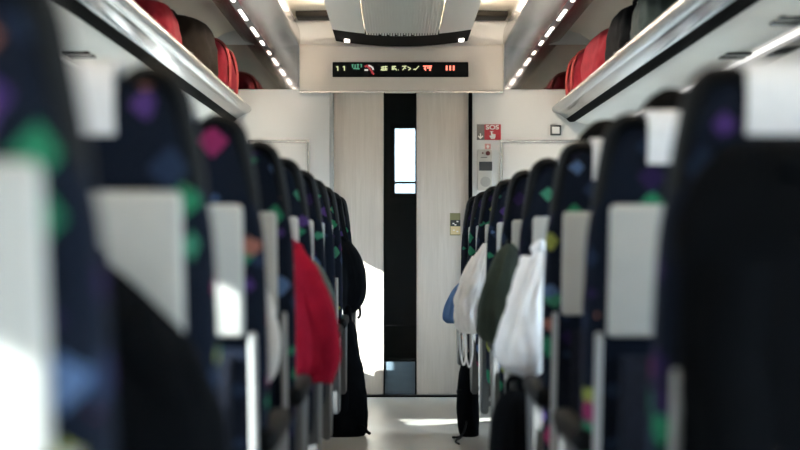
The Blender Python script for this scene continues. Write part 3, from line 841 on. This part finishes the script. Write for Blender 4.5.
# left: black bag on the floor below
y8 = 8.98
def floor_x(r, L):
    strap(r, L, [(-.22, y8-.06, .06), (-.20, y8-.08, .052), (-.182, y8-.09, .03), (-.168, y8-.10, .022)], .008, M['black'], 'strap_end')
    strap(r, L, [(-.30, y8, .60), (-.295, y8-.02, .66), (-.275, y8-.02, .66), (-.27, y8, .58)], .009, M['black_cloth'], 'carry_handle')
    bm = bmesh.new(); lump(bm, [(z, cx+.32+.035, cy-y8, rx*.75, ry) for z, cx, cy, rx, ry in
        [(.10, -.40, y8-.08, .02, .02), (.13, -.40, y8-.085, .10, .03), (.24, -.40, y8-.085, .11, .03), (.30, -.40, y8-.075, .07, .02)]], 4, .05, 5)
    obj('front_pocket', bm, M['black_cloth'], r)
hang('travel_bag', 'tall black bag standing on the floor below the black rucksack', 'bag', M['black_cloth'], (-.32, y8),
     [(0, -.36, y8, .14, .07), (.012, -.36, y8, .162, .085), (.12, -.36, y8, .17, .09), (.26, -.36, y8, .162, .085), (.42, -.36, y8, .135, .08), (.54, -.36, y8, .115, .07), (.60, -.36, y8, .09, .05), (.63, -.36, y8, .03, .02)], 31, .05, 5, floor_x)

# right: black coat on the nearest seat
y2 = ROWS[1]
def coat_r(r, L):
    sleeve(r, L, [(.43, y2-.13, .98), (.415, y2-.15, .86), (.425, y2-.15, .66), (.46, y2-.14, .48)], .05, M['black_cloth'], sd=6)
    sleeve(r, L, [(.66, y2-.13, .98), (.70, y2-.15, .86), (.70, y2-.15, .66), (.68, y2-.14, .48)], .05, M['black_cloth'], sd=8)
    bm = bmesh.new(); tube(bm, [L(p) for p in ((.49, y2-.11, 1.12), (.55, y2-.12, 1.10), (.61, y2-.11, 1.12))], .024, 10); obj('collar', bm, M['black_cloth'], r)
hang('coat', 'black coat covering the whole back of the nearest right seat', 'coat', M['black_cloth'], (.56, y2-.10),
     [(1.155, .57, y2-.055, .06, .02), (1.14, .57, y2-.07, .15, .04), (1.06, .565, y2-.085, .205, .055), (.92, .56, y2-.10, .21, .065), (.74, .562, y2-.105, .212, .07), (.5, .562, y2-.115, .21, .075), (.30, .565, y2-.115, .20, .065)], 14, .05, 7, coat_r)
# right: puffy white jacket
def puff_x(r, L):
    sleeve(r, L, [(.385, y5-.08, .95), (.355, y5-.11, .86), (.330, y5-.13, .76), (.325, y5-.13, .67)], .044, M['white_cloth'], sd=4)
    bm = bmesh.new(); tube(bm, [L(p) for p in ((.39, y5-.06, .985), (.405, y5-.09, 1.0), (.42, y5-.06, .985))], .018, 10); obj('collar', bm, M['white_cloth'], r)
hang('jacket', 'nearer puffy white jacket on the right, hanging into the aisle', 'jacket', M['white_cloth'], (.35, y5-.11),
     [(.985, .405, y5-.06, .014, .02), (.955, .402, y5-.08, .028, .04), (.88, .385, y5-.10, .045, .06), (.78, .362, y5-.11, .066, .075), (.70, .350, y5-.11, .078, .08), (.645, .348, y5-.11, .072, .07), (.615, .358, y5-.10, .045, .045), (.60, .36, y5-.1, .02, .02)], 17, .20, 6, puff_x, rough=.06)
# right: dark green jacket
def green_x(r, L):
    sleeve(r, L, [(.36, y6-.08, .96), (.32, y6-.12, .88), (.295, y6-.13, .78), (.30, y6-.12, .70)], .032, M['green_cloth'], sd=5)
    hook_loop(r, L, (.37, y6-.06, 1.0), M['black'])
hang('jacket', 'dark green jacket hanging on the right between the two white ones', 'jacket', M['green_cloth'], (.33, y6-.09),
     [(1.0, .375, y6-.06, .012, .02), (.97, .368, y6-.07, .035, .035), (.90, .352, y6-.09, .05, .055), (.80, .33, y6-.10, .062, .065), (.71, .325, y6-.10, .066, .07), (.66, .33, y6-.10, .05, .05), (.64, .335, y6-.10, .02, .02)], 19, .20, 7, green_x, rough=.07)
# right: farther white jacket
yw = ROWS[7]
def white_x(r, L):
    for q, (xa, xb) in enumerate(((.262, .285), (.285, .315))):
        strap(r, L, [(xa, yw-.12, .60), (xa+.002, yw-.13, .50), ((xa+xb)/2+.005, yw-.13, .43-.01*q), (xb+.006, yw-.13, .48), (xb+.004, yw-.12, .60)], .0045, M['white_cloth'], 'dangling_strap')
    sleeve(r, L, [(.375, yw-.08, .96), (.385, yw-.13, .88), (.36, yw-.14, .80)], .025, M['white_cloth'], sd=9)
    sleeve(r, L, [(.345, yw-.10, .92), (.30, yw-.13, .84), (.268, yw-.14, .72), (.27, yw-.13, .64)], .030, M['white_cloth'], sd=10)
hang('jacket', 'farther crumpled white jacket with dangling straps on the right, near the door', 'jacket', M['white_cloth'], (.31, yw-.10),
     [(.995, .385, yw-.06, .012, .02), (.96, .378, yw-.08, .03, .04), (.90, .352, yw-.10, .045, .05), (.82, .33, yw-.11, .065, .065), (.74, .308, yw-.11, .068, .07), (.66, .306, yw-.11, .068, .07), (.60, .312, yw-.11, .062, .06), (.575, .32, yw-.10, .04, .04)], 23, .26, 9, white_x, rough=.11)
def blue_x(r, L): hook_loop(r, L, (.318, ROWS[8]-.08, .80), M['black'])
hang('cloth_bag', 'scrap of blue cloth showing below the farther white jacket', 'cloth', M['blue_cloth'], (.28, ROWS[8]-.10),
     [(.80, .32, ROWS[8]-.07, .012, .02), (.74, .29, ROWS[8]-.09, .035, .04), (.66, .262, ROWS[8]-.10, .045, .045), (.60, .255, ROWS[8]-.10, .048, .045), (.575, .26, ROWS[8]-.10, .03, .03)], 25, .08, 5, blue_x)
# right: black bag on the floor under the puffy jacket
yk = 5.15
def bk_x(r, L):
    strap(r, L, [(.30, yk, .54), (.30, yk-.02, .60), (.335, yk-.02, .60), (.34, yk, .54)], .009, M['black_cloth'], 'carry_handle')
    bm = bmesh.new(); lump(bm, [(z, cx-.35-.025, cy-yk, rx*.75, ry) for z, cx, cy, rx, ry in
        [(.09, .34, yk-.075, .02, .015), (.12, .34, yk-.08, .06, .025), (.22, .34, yk-.08, .065, .028), (.28, .34, yk-.07, .04, .02)]], 4, .05, 5)
    obj('front_pocket', bm, M['black_cloth'], r)
hang('rucksack', 'black bag standing on the floor under the nearer puffy white jacket', 'bag', M['black_cloth'], (.35, yk),
     [(0, .318, yk, .055, .06), (.012, .316, yk, .074, .075), (.15, .314, yk, .078, .08), (.34, .312, yk, .074, .075), (.48, .314, yk, .064, .065), (.55, .32, yk, .045, .045), (.57, .32, yk, .015, .02)], 35, .05, 5, bk_x)
# right: small black bag far along with strap on the floor
ys = 8.98
def sb_x(r, L):
    strap(r, L, [(.33, ys-.07, .10), (.315, ys-.10, .04), (.29, ys-.15, .012), (.25, ys-.15, .008)], .006, M['black'], 'strap_end')
    strap(r, L, [(.33, ys-.07, .09), (.30, ys-.14, .015), (.272, ys-.24, .008), (.262, ys-.33, .007), (.275, ys-.42, .007)], .005, M['black'], 'strap_end')
    strap(r, L, [(.298, ys-.08, .235), (.278, ys-.09, .235)], .010, M['black'], 'buckle')
hang('rucksack', 'slim black bag on the floor at the far right, its strap trailing into the aisle', 'bag', M['black_cloth'], (.38, ys),
     [(0, .345, ys, .040, .06), (.012, .342, ys, .05, .075), (.12, .335, ys, .057, .08), (.28, .335, ys, .050, .075), (.38, .34, ys, .036, .06), (.43, .345, ys, .015, .03)], 41, .05, 5, sb_x)

# ------------------------------------------------------------------ luggage on the racks
RZ = 1.860
def duffel(name, label, cat, cx, cy, lx, ly, h, m, band=None, seed=0, rz=0.0, p=3.2):
    r = empty(name, (cx, cy, RZ), rz); tag(r, label, cat)
    bm = bmesh.new()
    lump(bm, [(0, 0, 0, lx*.42, ly*.44), (.012, 0, 0, lx*.5, ly*.5), (h*.45, 0, 0, lx*.5, ly*.5), (h*.85, 0, 0, lx*.42, ly*.46), (h*.97, 0, 0, lx*.28, ly*.38), (h, 0, 0, lx*.1, ly*.2)], seed, .07, 5, .03, 64, p)
    obj('body', bm, m, r, ang=60)
    if band:
        for yy in (-.25, .25):
            bm = bmesh.new()
            q = [(-lx*.515, h*.05), (-lx*.525, h*.45), (-lx*.46, h*.82), (-lx*.3, h*.985), (0, h*1.02), (lx*.3, h*.985), (lx*.46, h*.82), (lx*.525, h*.45), (lx*.515, h*.05)]
            tube(bm, spline([(x, yy*ly, z) for x, z in q], 4), .012, 8, 2.4); obj('strap', bm, band, r)
    bm = bmesh.new(); tube(bm, spline([(-lx*.05, -ly*.2, h*.96), (-lx*.1, -ly*.12, h*1.12), (-lx*.1, ly*.12, h*1.12), (-lx*.05, ly*.2, h*.96)], 5), .011, 8); obj('carry_handle', bm, m, r)
    return r
duffel('duffel_bag', 'red duffel bag at the far end of the right rack', 'bag', 1.185, 10.40, .35, .60, .27, M['bag_red'], M['bag_band'], 3, p=4)
duffel('duffel_bag', 'red bag on the right rack just before the black one', 'bag', 1.185, 9.45, .36, .95, .275, M['bag_red'], None, 8, p=4)
duffel('backpack', 'black bag on the right rack nearer than the red bags', 'bag', 1.18, 8.55, .33, .62, .29, M['black_cloth'], None, 12)
duffel('backpack', 'slate grey bag on the right rack in front of the black bag', 'bag', 1.20, 7.85, .32, .5, .28, M['bag_slate'], None, 15)
duffel('duffel_bag', 'red duffel bag with paler strap at the far end of the left rack', 'bag', -1.17, 10.1, .36, .86, .29, M['bag_red'], M['bag_band'], 6, p=4)
duffel('backpack', 'dark brown slouching bag on the left rack', 'bag', -1.165, 9.12, .36, .84, .30, M['bag_brown'], None, 19, p=2.4)
duffel('duffel_bag', 'red bag beside the dark brown bag, nearer the camera on the left rack', 'bag', -1.22, 8.25, .30, .6, .27, M['bag_red'], None, 22)

# ------------------------------------------------------------------ light
w = bpy.data.worlds.new('World'); SC.world = w; w.use_nodes = True
nt = w.node_tree; N = nt.nodes; L = nt.links
bg = N['Background']
tc = N.new('ShaderNodeTexCoord'); sp = N.new('ShaderNodeSeparateXYZ'); L.new(tc.outputs['Generated'], sp.inputs[0])
r = N.new('ShaderNodeValToRGB')
r.color_ramp.elements[0].position = .40; r.color_ramp.elements[0].color = (.16, .17, .15, 1)
r.color_ramp.elements[1].position = .56; r.color_ramp.elements[1].color = (.80, .92, 1.06, 1)
mr = N.new('ShaderNodeMapRange'); mr.inputs['From Min'].default_value = -1; mr.inputs['From Max'].default_value = 1
L.new(sp.outputs['Z'], mr.inputs['Value']); L.new(mr.outputs['Result'], r.inputs['Fac']); L.new(r.outputs['Color'], bg.inputs['Color'])
bg.inputs['Strength'].default_value = 6.5

sun = bpy.data.lights.new('sun', 'SUN'); sun.energy = 17; sun.angle = math.radians(.6); sun.color = (1, .97, .92)
so = bpy.data.objects.new('sun', sun); COL.objects.link(so)
d = Vector((1, .70, -.50)); so.rotation_euler = d.to_track_quat('-Z', 'Y').to_euler(); so.location = (-6, -3, 5)

# ------------------------------------------------------------------ camera
cam = bpy.data.cameras.new('camera'); co = bpy.data.objects.new('camera', cam); COL.objects.link(co)
co.location = (CAMX, 0, CAMZ); co.rotation_euler = (PI/2, 0, 0)
cam.sensor_width = 36; cam.lens = FPX*36/800; cam.clip_start = .05; cam.clip_end = 200
cam.shift_x = 3/800; cam.shift_y = 13/800
cam.dof.use_dof = True; cam.dof.focus_distance = 10.6; cam.dof.aperture_fstop = 2.5
SC.camera = co
vs = SC.view_settings
SC.display_settings.display_device = 'sRGB'
vs.view_transform = 'Standard'; vs.look = 'None'; vs.gamma = 1; vs.use_curve_mapping = False
vs.exposure = 1.12
SC.cycles.use_denoising = True
SC.cycles.max_bounces = 10; SC.cycles.diffuse_bounces = 5; SC.cycles.transparent_max_bounces = 12
SC.cycles.sample_clamp_indirect = 8
